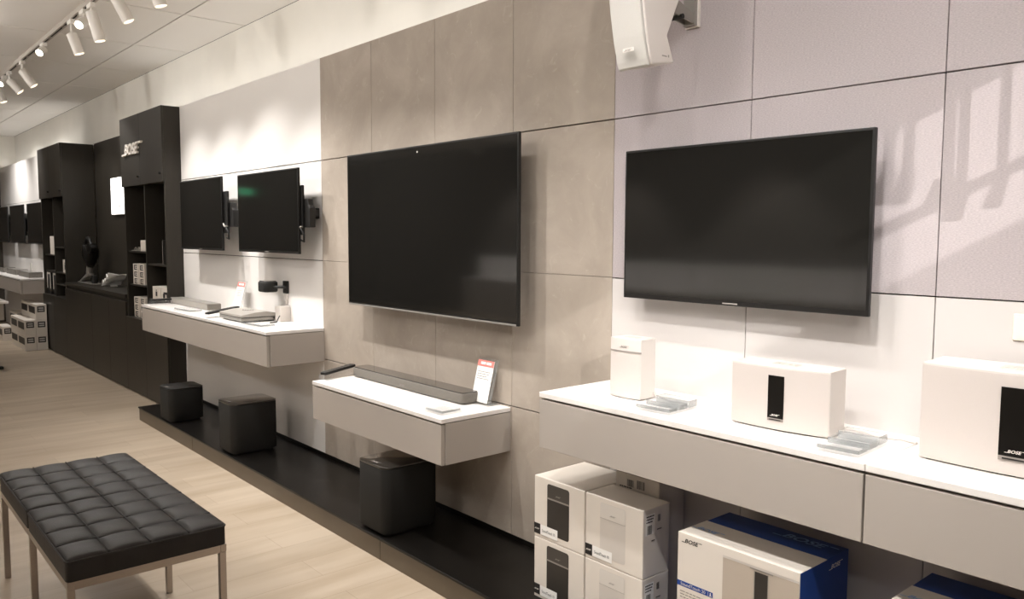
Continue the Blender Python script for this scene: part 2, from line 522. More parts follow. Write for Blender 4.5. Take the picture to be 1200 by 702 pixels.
def tall_cabinet(label, x0, x1, div, left, right, low=0.70):
    t = thing('tall_cabinet', label, 'cabinet', (x0, 0, 0))
    w = x1 - x0; yf = -.13; yb = .21; th = .035; top = 2.51; dz = 1.908
    m = MB()
    m.box(0, th, yf, yb, 0, top); m.box(w - th, w, yf, yb, 0, top)
    m.box(th, w - th, yf, yb, top - .02, top); m.box(th, w - th, yb - .02, yb, 0, top - .02)
    m.box(th, w - th, yf, yb - .02, dz, dz + .02)
    m.box(th, w - th, yf, yb - .02, low - .03, low)
    m.obj('carcass', M_black, t, bevel=.001, seg=1)
    MB().box(th, w - th, yb - .024, yb - .02, low, dz).obj('niche_back', M_niche, t)
    MB().box(div - .012, div + .012, yf + .012, yb - .024, low, dz).obj('divider', M_black, t, bevel=.001, seg=1)
    for a, b in ((0, div), (div, w)):
        d = MB().box(a + .0015, b - .0015, yf - .018, yf - .001, dz - .012, top).obj('door', M_black, t, bevel=.001, seg=1)
        small_knob(d, b - .055, dz + .06, yf - .017)
        MB().box(a + .0015, b - .0015, yf - .018, yf - .001, .01, low).obj('lower_door', M_black, t, bevel=.001, seg=1)
    for z in left:
        MB().box(th, div - .012, yf + .02, yb - .024, z - .015, z).obj('shelf', M_black, t, bevel=.001, seg=1)
    for z in right:
        MB().box(div + .012, w - th, yf + .02, yb - .024, z - .015, z).obj('shelf', M_black, t, bevel=.001, seg=1)
    return t
ca = tall_cabinet('tall black cabinet with white maker letters on its upper door', XA0, XA1, XA0 * -1 - 5.385, (1.311, 1.005), (1.208, .90))
lettering('sign_letters', logo_items(.12, 2.165, .58), M_letter, ca, (0, -.148, 0), (1, 0, 0), (0, 0, 1), lift=.004, thick=.02)
tall_cabinet('farther tall black cabinet with plain doors left of the recess', XB0, XB1, .615, (1.205, 1.0), (1.303, 1.0, .855))
# low base between them
bc = thing('base_cabinet', 'low wide black base cabinet between the two tall black cabinets', 'cabinet', (XB1, 0, 0))
W = XA0 - XB1
MB().box(.001, W - .001, -.12, .21, 0, .868).obj('carcass', M_black, bc)
MB().box(.001, W - .001, -.15, .212, .868, .90).obj('worktop', M_black, bc, bevel=.002)
for a, b in ((0, 1.178), (1.178, 1.84), (1.84, W)):
    MB().box(a + .002, b - .002, -.148, -.121, .01, .83).obj('door', M_black, bc, bevel=.001, seg=1)

# ------------------------------------------------------------------ things in the niches
def carton(name, label, cat, x0, x1, y0, y1, z0, z1, m=None, group=None):
    t = thing(name, label, cat, ((x0 + x1) / 2, y0, z0), group=group)
    MB().box(-(x1 - x0) / 2, (x1 - x0) / 2, 0, y1 - y0, 0, z1 - z0).obj('carton', m or M_card, t, bevel=.002)
    return t
def small_box(label, x, z, w=.155, h=.062, group=None):
    t = carton('product_box', label, 'box', x, x + w, -.10, .02, z, z + h, group=group)
    lettering('print', [('b', -w * .28, w * .28, h * .1, h * .25), ('b', -w * .28, -w * .1, h * .25, h * .8), ('b', -w * .28, w * .3, h * .7, h * .85), ('b', .0, w * .22, h * .38, h * .58)],
              M_ink, t, (0, 0, 0), (1, 0, 0), (0, 0, 1), lift=.0008)
    return t
g1 = 'small boxes on the middle shelf'
g2 = 'small boxes on the bottom shelf'
rn = ('bottom', 'middle', 'top'); cn = ('left', 'right')
first = None
for grp, zb, where in ((g1, 1.0055, 'middle shelf'), (g2, .7005, 'lowest shelf')):
    for r in range(3):
        for c in range(2):
            lb = 'small white box in the %s row, %s column, on the tall cabinet\'s %s' % (rn[r], cn[c], where)
            x = XA0 + .105 + .18 * c; z = zb + .0625 * r
            if first is None:
                first = small_box(lb, x, z, group=grp)
            else:
                dup(first, (x + .0775, -.10, z), lb, group=grp)
def white_box(label, x0, x1, z0, z1, marks=True, m=None, y0=-.1, y1=.03):
    t = carton('product_box', label, 'box', x0, x1, y0, y1, z0, z1, m)
    w = x1 - x0; h = z1 - z0
    if marks:
        lettering('print', [('b', -w * .1, w * .12, h * .25, h * .62), ('b', -w * .06, w * .06, h * .68, h * .76)], M_ink, t, (0, 0, 0), (1, 0, 0), (0, 0, 1), lift=.0008)
    return t
white_box('white box on the top left shelf behind silver pieces in the lettered cabinet', -5.64, -5.42, 1.3115, 1.41, False, y0=-.09, y1=.02)
sv = thing('display_bracket', 'small silver display bracket in front of the white box on top shelf', 'bracket', (-5.80, -.08, 1.3115))
m = MB().box(-.1, .13, -.015, .02, 0, .006).box(.08, .13, -.01, .012, .006, .035).frus((-.07, 0, .006), (-.02, 0, .03), .006)
m.obj('bracket', M_silver, sv, bevel=.001)
MB().box(.0, .05, -.008, .008, .006, .024).obj('clip', M_steel, sv, bevel=.001)
white_box('left of two white boxes on the lower right shelf behind the counter', -5.30, -5.09, .9005, 1.012)
t = white_box('right of two white boxes on the lower right shelf behind the counter', -5.07, -4.85, .9005, 1.012, False)
lettering('print', [('b', -.06, .0, .0, .06), ('b', -.045, .05, .055, .075), ('b', .03, .06, .0, .06)], M_ink, t, (0, 0, 0), (1, 0, 0), (0, 0, 1), lift=.0008)
t = carton('framed_box', 'dark glossy box with a pale edge on the upper right shelf', 'box', -5.06, -4.86, -.08, .05, 1.2085, 1.415, M_gloss_black)
MB().box(-.1, -.095, -.002, .0, 0, .2).obj('edge_strip', M_band_grey, t)
# farther cabinet
white_box('tall white box on the upper left shelf of the farther cabinet', -9.33, -9.10, 1.2055, 1.43, False)
white_box('small white box at the right end of the farther cabinet\'s upper shelf', -8.56, -8.45, 1.3035, 1.40, True)
white_box('white box on the middle right shelf of the farther cabinet', -8.68, -8.47, 1.0005, 1.155, True)
for i, (a, lb) in enumerate(((-9.583, 'left of two black boxes with white frames in the farther cabinet'), (-9.24, 'right of two black boxes with white frames in the farther cabinet'))):
    t = carton('framed_box', lb, 'box', a, a + .205, -.1, .05, .7005, .975, M_black_plastic, group='framed boxes')
    mm = MB()
    for q in ((-.1, .1, .25, .2745), (-.1, -.075, .07, .262), (.075, .1, .07, .262)):
        mm.box(q[0], q[1], -.003, 0, q[2], q[3])
    mm.obj('white_border', M_card, t)
white_box('narrow white carton at the foot of the farther cabinet beside the base cabinet', -8.58, -8.47, .7005, .838, True)

# lit sign in the recess
t = thing('lit_sign', 'square lit white sign with a thin dark figure in the black recess', 'sign', (-7.30, .215, 1.672))
MB().box(-.295, .295, -.035, 0, 0, .405).obj('housing', M_lamp, t, bevel=.003)
MB().box(-.288, .288, -.037, -.034, .007, .398).obj('lit_face', M_lightbox, t)
lettering('figure', [('b', -.02, .07, .09, .1, .6), ('b', .0, .014, .1, .22, .12), ('b', .045, .055, .1, .2, .12), ('b', .022, .036, .2, .27, .2), ('b', .0, .05, .125, .133, .3)],
          M_grey_ink, t, (-.0, -.037, -.005), (1, 0, 0), (0, 0, 1), lift=.001)

# headphones on a silver stand, on the base cabinet
hs = thing('headphone_stand', 'silver angled stand holding black headphones on the black base cabinet', 'headphone stand', (-7.95, .02, .90))
m = MB()
m.prism([(-.36, 0), (.26, 0), (.26, .012), (-.36, .012)], 'y', -.05, .07)
m.prism([(-.36, .012), (-.30, .012), (.02, .085), (.03, .115), (-.02, .115)], 'y', -.035, .035)
m.obj('base', M_silver, hs, bevel=.004)
m = MB().tube([(-.02, 0, .1), (-.005, 0, .15), (.02, 0, .20)], .036, 12)
m.obj('neck', M_silver, hs, smooth=True)
m = MB().lathe([(.0, 0), (.04, .01), (.06, .05), (.085, .12), (.09, .18), (.07, .24), (.0, .26)], (.05, 0, .19), 20)
m.obj('head_form', M_gloss_black, hs, smooth=True)
pts = [(.06 + .13 * math.cos(a), -.02, .40 + .12 * math.sin(a)) for a in [math.radians(10 + 160 * i / 12) for i in range(13)]]
MB().tube(pts, .017, 8).obj('headband', M_black_plastic, hs, smooth=True)
for sx in (-1, 1):
    MB().frus((.06 + sx * .125 - sx * .0, -.05, .40), (.06 + sx * .11, .03, .40), .055, .055, 20).obj('ear_cup', M_gloss_black, hs, bevel=.008, smooth=True)
MB().rbox(.18, .26, -.03, .02, .012, .1, .012).obj('control_pod', M_black_plastic, hs, bevel=.004)
# open white leaflet
lf = MB()
N = 12; prof = []
for i in range(N + 1):
    u = i / N
    prof.append((u * .28, .012 + .12 * u ** .8 + .012 * math.sin(u * 9)))
vs = []; fs = []
for i, (x, z) in enumerate(prof):
    for yy, dz in ((-.10, -.03 * math.sin(i * 1.9) - .0), (0, 0), (.08, .006)):
        vs.append((x + yy * .4, yy, max(.0, z + dz)))
for i in range(N):
    for j in range(2):
        a = i * 3 + j
        fs.append((a, a + 1, a + 4, a + 3))
lo = lf.add(vs, fs)
lt = thing('leaflet', 'crumpled white leaflet propped on the base cabinet below the lit sign', 'leaflet', (-7.28, .08, .9005))
o = lo.obj('page', M_paper, lt)
sm = o.modifiers.new('s', 'SOLIDIFY'); sm.thickness = .003
MB().prism([(0, 0), (.05, 0), (.04, .012), (0, .012)], 'y', -.02, .04).obj('spine', M_paper, lt)

# ------------------------------------------------------------------ far corner: counter, cartons, table
counter('farthest grey wall counter with white top left of the black cabinets', -12.9, -9.70, .69, .886, -.38)
for i, (a, lb) in enumerate(((-10.6, 'right of the three dark consoles on the farthest counter'), (-11.55, 'middle of the three dark consoles on the farthest counter'), (-12.5, 'left of the three dark consoles on the farthest counter'))):
    t = thing('console', lb, 'console', (a, -.12, .886), group='consoles on the farthest counter')
    MB().rbox(0, .72, -.13, .03, 0, .07, .015).obj('body', M_soundbar, t, bevel=.003)
    MB().box(.01, .71, -.12, .02, .07, .073).obj('lid', M_glass_top, t)
t = thing('sign_stand', 'thin grey upright card standing at the back of the farthest counter', 'sign', (-10.95, -.03, .886))
MB().box(-.03, .03, -.012, .0, 0, .16).obj('card', M_grey_grille, t)
MB().box(-.035, .035, -.03, .02, 0, .006).obj('foot', M_band_grey, t)

def photo_carton(label, x0, y0, z0, w, d, h, group):
    t = thing('shipping_carton', label, 'box', (x0, y0, z0), group=group)
    MB().box(.002, w - .002, .002, d - .002, 0, h - .002).obj('carton', M_card, t, bevel=.002)
    lettering('printed_picture', [('b', w * .08, w * .9, h * .38, h * .82)], M_photo_dark, t, (0, .002, 0), (1, 0, 0), (0, 0, 1), lift=.001)
    lettering('end_label', [('b', d * .15, d * .82, h * .5, h * .88)], M_photo_dark, t, (w - .002, 0, 0), (0, 1, 0), (0, 0, 1), lift=.001)
    lettering('label_print', [('b', d * .25, d * .72, h * .58, h * .66), ('b', d * .25, d * .72, h * .72, h * .8)], M_grey_grille, t, (w - .002, 0, 0), (0, 1, 0), (0, 0, 1), lift=.002)
    return t
gW, gD, gH = .475, .125, .192
X0s = -10.32
proto = None
grp = 'white cartons stacked by the farthest counter'
for lay in range(3):
    for c in range(2):
        for r in range(2):
            if lay == 2 and r == 0: continue
            lb = '%s %s carton in the %s row of the far white carton stack' % (('bottom', 'middle', 'top')[lay], ('left', 'right')[c], ('front', 'back')[r])
            loc = (X0s + c * gW, -.41 + r * gD, lay * gH)
            if proto is None: proto = photo_carton(lb, *loc, gW, gD, gH, grp)
            else: dup(proto, loc, lb, group=grp)
dup(proto, (-11.1, -.30, 0), 'white carton on the floor behind the carton stack', group='cartons behind the stack')
dup(proto, (-11.1, -.30, gH), 'white carton standing on another one behind the carton stack', group='cartons behind the stack')
dup(proto, (-11.12, -.46, 0), 'low white carton on the floor at the far left', group='cartons behind the stack')

tb = thing('display_table', 'white topped display table cut off by the left edge of the photo', 'table', (-7.78, -.81, 0))
MB().box(-1.5, 0, -.9, 0, .725, .75).obj('tabletop', M_worktop, tb, bevel=.003)
MB().box(-1.46, -.04, -.86, -.04, .55, .725).obj('apron', M_lacquer, tb, bevel=.002)
for x in (-1.2, -.25):
    MB().rbox(x - .05, x + .05, -.50, -.40, .03, .55, .02).obj('leg', M_black_plastic, tb)
    MB().box(x - .04, x + .04, -.86, -.04, 0, .03).obj('foot', M_black_plastic, tb, bevel=.004)

# ------------------------------------------------------------------ acrylic stands, signs, remotes
def acrylic_stand(label, loc, w, d, rz=0, steps=3, txt=True):
    t = thing('acrylic_stand', label, 'display stand', loc, rz)
    MB().box(0, w, 0, d, .0006, .008).obj('base', M_acrylic, t, bevel=.001)
    for i in range(steps):
        a = d * (i / steps) + .006; b = d * ((i + 1) / steps) - .006
        zt = .018 + .006 * i
        st = MB().box(.004, w - .004, a, b, .0085, zt).obj('step', M_acrylic, t, bevel=.0015)
        e_ = MB().box(.004, w - .004, a - .0016, a - .0001, .0085, zt).box(w - .0039, w - .002, a, b, .0085, zt).box(.004, w - .004, b - .003, b - .001, zt, zt + .0006)
        e_.obj('polished_edge', M_edge, st)
    if txt:
        lettering('print', lines(.01, .012, w - .02, 2, .012, .003), M_grey_ink, t, (0, 0, .0082), (1, 0, 0), (0, 1, 0))
    return t
acrylic_stand('stepped clear acrylic block beside the smallest white speaker', (.405, -.335, .915), .135, .165, math.radians(3))
acrylic_stand('stepped clear acrylic block beside the mid-sized white speaker', (1.036, -.352, .915), .116, .2, math.radians(4))
acrylic_stand('flat clear acrylic plate with print at the right end of low counter', (-.775, -.342, .707), .125, .11, math.radians(2), 1)
acrylic_stand('flat clear acrylic plate with print in front of the silver console', (-2.80, -.33, .906), .26, .10, math.radians(4), 1)
acrylic_stand('flat clear acrylic plate in front of the slim grey soundbar', (-4.05, -.33, .906), .3, .10, math.radians(2), 1)

def remote(label, loc, L, rz, tilt, slab=.03):
    t = thing('remote_control', label, 'remote control', loc, rz)
    MB().prism([(-.0, .0), (L, .0), (L, slab + L * tilt), (0, slab)], 'x', -.03, .03).obj('acrylic_wedge', M_acrylic, t, bevel=.001)
    q = Matrix.Translation((0, 0, slab + .001)) @ Matrix.Rotation(math.atan(tilt), 4, 'X')
    MB().rbox(-.022, .022, 0, L, 0, .014, .01).xf(q).obj('body', M_black_plastic, t, bevel=.003)
    b = MB()
    for i in range(7):
        for j in (-1, 0, 1):
            y = L * (.14 + .11 * i)
            b.frus((j * .012, y, .0141), (j * .012, y, .0165), .0035, .003, 10)
    b.xf(q).obj('buttons', M_soundbar, t)
    return t
remote('black remote on a clear wedge at the left end of low counter', (-1.735, -.325, .707), .235, math.radians(18), .06, .025)
remote('long black remote on a clear wedge in front of the silver console', (-3.34, -.345, .906), .26, math.radians(16), .10, .022)
remote('black remote on a clear wedge at the counter end by the tall cabinet', (-4.60, -.335, .906), .17, math.radians(4), .0, .03)

def price_sign(label, loc, h=.2, w=.115):
    t = thing('price_sign', label, 'sign', loc)
    MB().box(-.005, w + .02, -.06, .03, 0, .004).obj('foot', M_acrylic, t)
    tl = .25
    q = Matrix.Translation((0, -.045, .005)) @ Matrix.Rotation(-math.atan(tl), 4, 'X')
    MB().box(-.004, w + .022, .003, .006, 0, h + .012).xf(q).obj('acrylic_holder', M_acrylic, t)
    MB().box(0, w, .0, .002, .004, h).xf(q).obj('card', M_paper, t)
    R = Vector((1, 0, 0)); U = (q.to_3x3() @ Vector((0, 0, 1)))
    O = q @ Vector((0, 0, 0))
    lettering('red_header', [('b', 0, w, h * .85, h)], M_red, t, O, R, U, lift=.0007)
    lettering('header_print', [('b', w * .2, w * .5, h * .9, h * .96), ('b', w * .55, w * .85, h * .9, h * .96)], M_paper, t, O, R, U, lift=.0014)
    lettering('small_print', lines(w * .1, h * .72, w * .75, 4, h * .055, h * .018), M_grey_ink, t, O, R, U, lift=.0007)
    return t
price_sign('white price card with red header leaning against concrete tiles on low counter', (-.80, -.02, .707), .195, .115)
price_sign('white price card with red header behind the remote and silver console', (-3.55, -.045, .906), .225, .13)

# ------------------------------------------------------------------ audio on the counters
sb = thing('soundbar', 'long dark grey soundbar with glass lid on the low counter', 'soundbar', (-1.738, -.150, .707), math.radians(.3))
MB().rbox(0, .978, 0, .105, .004, .050, .022, 8).obj('body', M_soundbar, sb, bevel=.004, smooth=True)
MB().rbox(.004, .974, .004, .101, .0502, .0545, .02, 8).obj('glass_lid', M_glass_top, sb, bevel=.0015)
MB().rbox(.03, .948, .015, .09, .0, .004, .01).obj('feet', M_black_plastic, sb)
lettering('logo', logo_items(.46, .016, .06), M_grey_ink, sb, (0, 0, 0), (1, 0, 0), (0, 0, 1), lift=.001)

s2 = thing('soundbar', 'slim flat grey soundbar on the counter beside the tall black cabinet', 'soundbar', (-4.68, -.150, .906))
MB().rbox(0, .82, 0, .105, .003, .045, .006).obj('body', M_grey_top, s2, bevel=.002)
MB().box(.812, .8205, .002, .103, .006, .043).obj('end_cap', M_soundbar, s2)
MB().rbox(.003, .817, .003, .102, .0452, .048, .006).obj('top_plate', M_silver, s2, bevel=.001)

dk = thing('console', 'wide silver console with sloped lid and dark buttons on the counter', 'console', (-3.255, -.290, .906), math.radians(0))
MB().box(.02, .35, .02, .23, 0, .008).obj('feet', M_black_plastic, dk)
MB().prism([(0, .008), (.25, .008), (.25, .030), (0, .030)], 'x', 0, .372).obj('base', M_silver, dk, bevel=.004)
MB().prism([(-.001, .033), (.251, .033), (.251, .05), (.17, .066), (.09, .062), (-.001, .048)], 'x', -.001, .373).obj('lid', M_grey_top, dk, bevel=.004)
MB().box(.003, .369, .003, .247, .0295, .0335).obj('seam', M_black_plastic, dk)
b = MB()
for i in range(5):
    b.frus((.16 + .02 * i, .10 + .008 * i, .0625), (.16 + .02 * i, .10 + .008 * i, .066), .007, .006, 12)
b.obj('buttons', M_soundbar, dk)
MB().tube([(.37, .21, .02), (.375, .235, .022), (.38, .25, .015)], .005).obj('cable', M_black_plastic, dk, smooth=True)

bs = thing('satellite_speaker', 'small black satellite speaker on a white wall conduit above the silver console', 'speaker', (-2.86, 0, .906))
MB().rbox(-.145, -.012, -.135, -.035, .188, .258, .035, 10).obj('body', M_grille, bs, bevel=.012, seg=3, smooth=True)
MB().rbox(-.138, -.02, -.128, -.042, .2581, .262, .03, 10).obj('top_cap', M_glass_top, bs)
MB().frus((-.02, -.07, .222), (.03, -.012, .222), .01).obj('swivel', M_black_plastic, bs)
MB().box(-.01, .055, -.014, -.002, .18, .262).obj('wall_plate', M_black_plastic, bs, bevel=.002)
MB().prism([(.0, .18), (.046, .18), (.032, .11), (.022, .11)], 'y', -.01, -.002).obj('conduit', M_white_plastic, bs)
MB().box(-.012, .07, -.07, -.002, .0, .10).obj('power_box', M_white_plastic, bs, bevel=.004)
MB().tube([(.06, -.07, .04), (.085, -.09, .03), (.1, -.11, .006), (.115, -.16, .006)], .004).obj('cable', M_black_plastic, bs, smooth=True)

# smallest white speaker
sp = thing('tabletop_speaker', 'smallest white upright speaker with a grey band near its top', 'speaker', (.206, -.230, .915), math.radians(2.5))
w, d, h = .132, .086, .208
def curved(w, d, bulge, n=10, r=.006):
    """outline with a gently bulging front (towards -y)"""
    p = [(w - r, d), (r, d), (0, d - r), (0, .0)]
    for i in range(1, n):
        u = i / n
        p.append((u * w, -bulge * 4 * u * (1 - u)))
    p += [(w, 0), (w, d - r)]
    return p
def arc(w, b, x0, x1, n=8):
    return [(x0 + (x1 - x0) * i / n, -b * 4 * ((x0 + (x1 - x0) * i / n) / w) * (1 - (x0 + (x1 - x0) * i / n) / w)) for i in range(n + 1)]
def skin(mb, w, b, x0, x1, z0, z1, lift, n=8):
    """thin curved plate lying on the bulging front"""
    a = arc(w, b, x0, x1, n)
    poly = [(x, y - lift) for x, y in a] + [(x, y + .002) for x, y in a[::-1]]
    return mb.prism(poly, 'z', z0, z1)
MB().prism(curved(w, d, .008), 'z', .003, h).obj('body', M_white_plastic, sp, bevel=.002)
MB().rbox(.01, w - .01, .008, d - .008, 0, .003, .005).obj('foot', M_band_grey, sp)
skin(MB(), w, .008, .002, w - .002, .008, .158, .001).obj('lower_grille', M_white_grille, sp)
skin(MB(), w, .008, .0, w, .160, .166, .0012).obj('grey_band', M_band_grey, sp)
lettering('logo', logo_items(.045, .176, .042), M_band_grey, sp, (0, -.0085, 0), (1, 0, 0), (0, 0, 1), lift=.001)
MB().box(w * .3, w * .7, d * .3, d * .6, h, h + .0015).obj('top_buttons', M_white_grille, sp)
MB().tube([(w, d - .015, .02), (w + .03, d - .01, .006), (w + .09, d - .03, .004), (w + .14, d - .02, .004)], .003).obj('cable', M_white_plastic, sp, smooth=True)

def wide_speaker(label, loc, rz, w, d, h, b):
    t = thing('tabletop_speaker', label, 'speaker', loc, rz)
    MB().prism(curved(w, d, b, 16), 'z', .004, h).obj('body', M_white_plastic, t, bevel=.002)
    MB().prism(curved(w - .03, d - .02, b, 12), 'z', 0, .004).xf(Matrix.Translation((.015, .01, 0))).obj('foot', M_black_plastic, t)
    skin(MB(), w, b, .002, w - .002, .008, h - .006, .001, 20).obj('front_grille', M_white_grille, t)
    x0, x1 = w * .42, w * .58
    skin(MB(), w, b, x0, x1, h * .20, h * .86, .003).obj('display_window', M_gloss_black, t)
    skin(MB(), w, b, x0, x1, h * .155, h * .20, .003).obj('name_strip', M_band_grey, t)
    lettering('logo', logo_items(x0 + w * .03, h * .235, w * .1), M_letter, t, (0, -b, 0), (1, 0, 0), (0, 0, 1), lift=.0045)
    lettering('strip_print', [('b', x0 + w * .02, x1 - w * .02, h * .17, h * .185)], M_ink, t, (0, -b, 0), (1, 0, 0), (0, 0, 1), lift=.0045)
    MB().rbox(w * .37, w * .63, d * .22, d * .62, h, h + .0012, .008).obj('button_panel', M_white_grille, t)
    bt = MB()
    for i in range(4):
        bt.rbox(w * (.39 + .058 * i), w * (.39 + .058 * i) + w * .045, d * .3, d * .52, h + .0012, h + .003, .004)
    bt.obj('buttons', M_grey_grille, t)
    return t
t = wide_speaker('mid-sized wide white speaker with black display window', (.706, -.240, .915), math.radians(3.6), .302, .105, .187, .016)
MB().tube([(.29, .112, .012), (.34, .13, .006), (.40, .12, .004), (.45, .135, .004), (.49, .12, .004)], .0035).obj('cable', M_white_plastic, t, smooth=True)
wide_speaker('largest wide white speaker with black display window, cut by the right edge', (1.244, -.216, .915), math.radians(3.2), .435, .15, .246, .02)

# small patch at the right edge, painted for a lit reflection on the panel
t = thing('wall_plate', 'small peach patch painted for a lit reflection at the right edge', 'card', (1.376, 0, 1.212))
M_peach = mat('peach_reflection', rgb(255, 234, 214), .5)
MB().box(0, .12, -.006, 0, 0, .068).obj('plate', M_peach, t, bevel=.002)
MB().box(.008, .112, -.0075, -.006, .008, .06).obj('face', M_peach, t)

# ------------------------------------------------------------------ subwoofers
def subwoofer(label, loc, w, d, h, glass=True):
    t = thing('subwoofer', label, 'subwoofer', loc)
    MB().rbox(.02, w - .02, .02, d - .02, 0, .016, .03).obj('foot', M_black_plastic, t)
    MB().rbox(0, w, 0, d, .016, h - .010, .045, 10).obj('body', M_grille, t, bevel=.003, smooth=True)
    MB().rbox(.0, w, .0, d, h - .0085, h, .045, 10).obj('lid', M_glass_top if glass else M_black_plastic, t, bevel=.002, smooth=True)
    MB().rbox(.004, w - .004, .004, d - .004, h - .012, h - .008, .042, 10).obj('shadow_gap', M_dark, t)
    lettering('logo', logo_items(w * .35, d * .08, w * .3), M_grey_ink, t, (0, 0, h), (1, 0, 0), (0, 1, 0), lift=.001)
    return t
s = subwoofer('black glass-topped subwoofer on the plinth in front of the plain white panel', (-2.945, -.440, ZP), .25, .30, .322)
dup(s, (-1.195, -.440, ZP), 'black glass-topped subwoofer on the plinth beneath the low counter')
subwoofer('smallest cube-like black subwoofer at the far left end of the plinth', (-4.07, -.450, ZP), .25, .25, .25, False)

# ------------------------------------------------------------------ cartons on the plinth
def speaker_carton(label, loc, dark, w=.262, d=.268, h=.235, group=None):
    t = thing('speaker_carton', label, 'box', loc, group=group)
    MB().box(.001, w - .001, 0, d, 0, h - .001).obj('carton', M_card, t, bevel=.003)
    F = ((0, 0, 0), (1, 0, 0), (0, 0, 1))
    px0, px1, pz0, pz1 = w * .27, w * .71, h * .11, h * .92
    if dark: a, b2, c2 = M_photo_dark, M_photo_mid, M_silver
    else: a, b2, c2 = M_photo_pale, M_photo_pale_top, M_grey_ink
    p = MB()
    q = rrect(px0, px1, pz0, pz1, .010, 5)
    p.add([(x, -.0006, z) for x, z in q], [tuple(range(len(q)))]).obj('printed_picture', a, t)
    q = rrect(px0 + .001, px1 - .001, pz0 + (pz1 - pz0) * .72, pz1 - .001, .009, 5)
    MB().add([(x, -.0012, z) for x, z in q], [tuple(range(len(q)))]).obj('printed_top', b2, t)
    zb = pz0 + (pz1 - pz0) * .715
    lettering('printed_band', [('b', px0, px1, zb - (.003 if dark else .0005), zb + (.003 if dark else .0005))] + logo_items((px0 + px1) / 2 - .014, zb + .014, .03), c2, t, *F, lift=.0018)
    lettering('brand_square', [('b', 0.001, w * .135, h * .055, h * .225)], M_ink, t, *F, lift=.0012)
    lettering('brand_name', logo_items(w * .012, h * .125, w * .115), M_letter, t, *F, lift=.0018)
    lettering('name_label', [('b', w * .14, w * .49, h * .06, h * .225)], M_paper, t, *F, lift=.0022)
    lettering('name_print', [('t', 'SoundTouch 10', w * .18, h * .115, h * .045, w * .26)], M_ink, t, *F, lift=.003)
    lettering('side_label', [('b', d * .08, d * .42, h * .62, h * .92)], M_paper, t, (w - .001, 0, 0), (0, 1, 0), (0, 0, 1), lift=.0008)
    its = lines(d * .1, h * .88, d * .3, 3, h * .04, h * .018) + barcode(d * .14, h * .63, d * .16, h * .13, 3) + barcode(d * .52, h * .78, d * .1, h * .1, 5) + [('b', d * .3, d * .42, h * .52, h * .535)] + lines(d * .5, h * .66, d * .2, 1, .01, h * .015)
    lettering('barcode_print', its, M_ink, t, (w - .001, 0, 0), (0, 1, 0), (0, 0, 1), lift=.0016)
    return t
A = speaker_carton('white carton picturing a black speaker, upper one of the left pair', (-.101, -.305, ZP + .235), True)
dup(A, (-.101, -.305, ZP), 'white carton picturing a black speaker, lower one of the left pair')
B = speaker_carton('white carton picturing a white speaker, upper one beside the blue carton', (.166, -.305, ZP + .235), False, d=.14)
dup(B, (.166, -.305, ZP), 'white carton picturing a white speaker, lower one beside the blue carton')
cr = thing('speaker_carton', 'tall white carton with barcodes standing behind the front cartons', 'box', (.172, -.155, ZP))
MB().box(0, .2, 0, .14, 0, .52).obj('carton', M_card, cr, bevel=.003)
lettering('barcode_print', barcode(.055, .475, .03, .025, 9) + barcode(.1, .475, .035, .03, 12) + lines(.02, .468, .06, 2, .012, .004), M_ink, cr, (0, 0, 0), (1, 0, 0), (0, 0, 1))

def blue_carton(label, loc, group=None):
    t = thing('speaker_carton', label, 'box', loc, group=group)
    w, d, h = .404, .27, .233
    MB().box(0, w, .002, d, 0, h - .001).obj('carton', M_blue, t, bevel=.002)
    MB().box(.0005, w - .0005, .0, .003, 0.001, h - .0005).obj('white_front', M_card, t)
    MB().box(.0005, w - .0005, .001, .145, h - .002, h - .0002).obj('white_top_strip', M_card, t)
    F = ((0, 0, 0), (1, 0, 0), (0, 0, 1))
    T = ((0, 0, h), (1, 0, 0), (0, 1, 0))
    lettering('front_logo', logo_items(.014, h - .028, .075), M_ink, t, *F)
    lettering('printed_picture', [('b', .162, w - .001, .004, h - .024)], M_photo_beige, t, *F)
    lettering('picture_highlight', [('b', .162, w - .001, h - .03, h - .024), ('b', .18, w - .02, h - .027, h - .025)], M_photo_pale, t, *F, lift=.0012)
    lettering('printed_window', [('b', .268, .309, .05, h - .038)], M_photo_dark, t, *F, lift=.0012)
    lettering('window_edge', [('b', .266, .268, .05, h - .036), ('b', .309, .311, .05, h - .036), ('b', .252, .325, h - .034, h - .030)], M_silver, t, *F, lift=.0018)
    lettering('name_band', [('b', .0005, .13, .067, .083)], M_blue, t, *F)
    lettering('name_print', [('t', 'SoundTouch 20', .014, .0705, .0095, .09), ('b', .113, .114, .069, .081), ('b', .118, .126, .07, .072), ('b', .12, .124, .072, .08)], M_letter, t, *F, lift=.0012)
    lettering('picture_print', lines(.012, .05, .09, 3, .009, .003), M_grey_ink, t, *F)
    lettering('strip_print', logo_items(.005, .062, .11), M_pale_blue, t, *T, lift=.0016)
    lettering('top_logo', logo_items(.195, .205, .2), M_pale_blue, t, *T, lift=.0012)
    lettering('side_logo', logo_items(.155, h - .035, .08), M_letter, t, (w, 0, 0), (0, 1, 0), (0, 0, 1), lift=.0008)
    return t
Bl = blue_carton('blue and white carton beside the white cartons, upper one of its stack', (.607, -.356, .3395))
dup(Bl, (.607, -.356, ZP), 'blue and white carton standing under the upper blue one')
dup(Bl, (1.236, -.345, .3395), 'blue and white carton at the lower right corner of the photo')
dup(Bl, (1.236, -.345, ZP), 'blue and white carton standing under the lower right corner one')

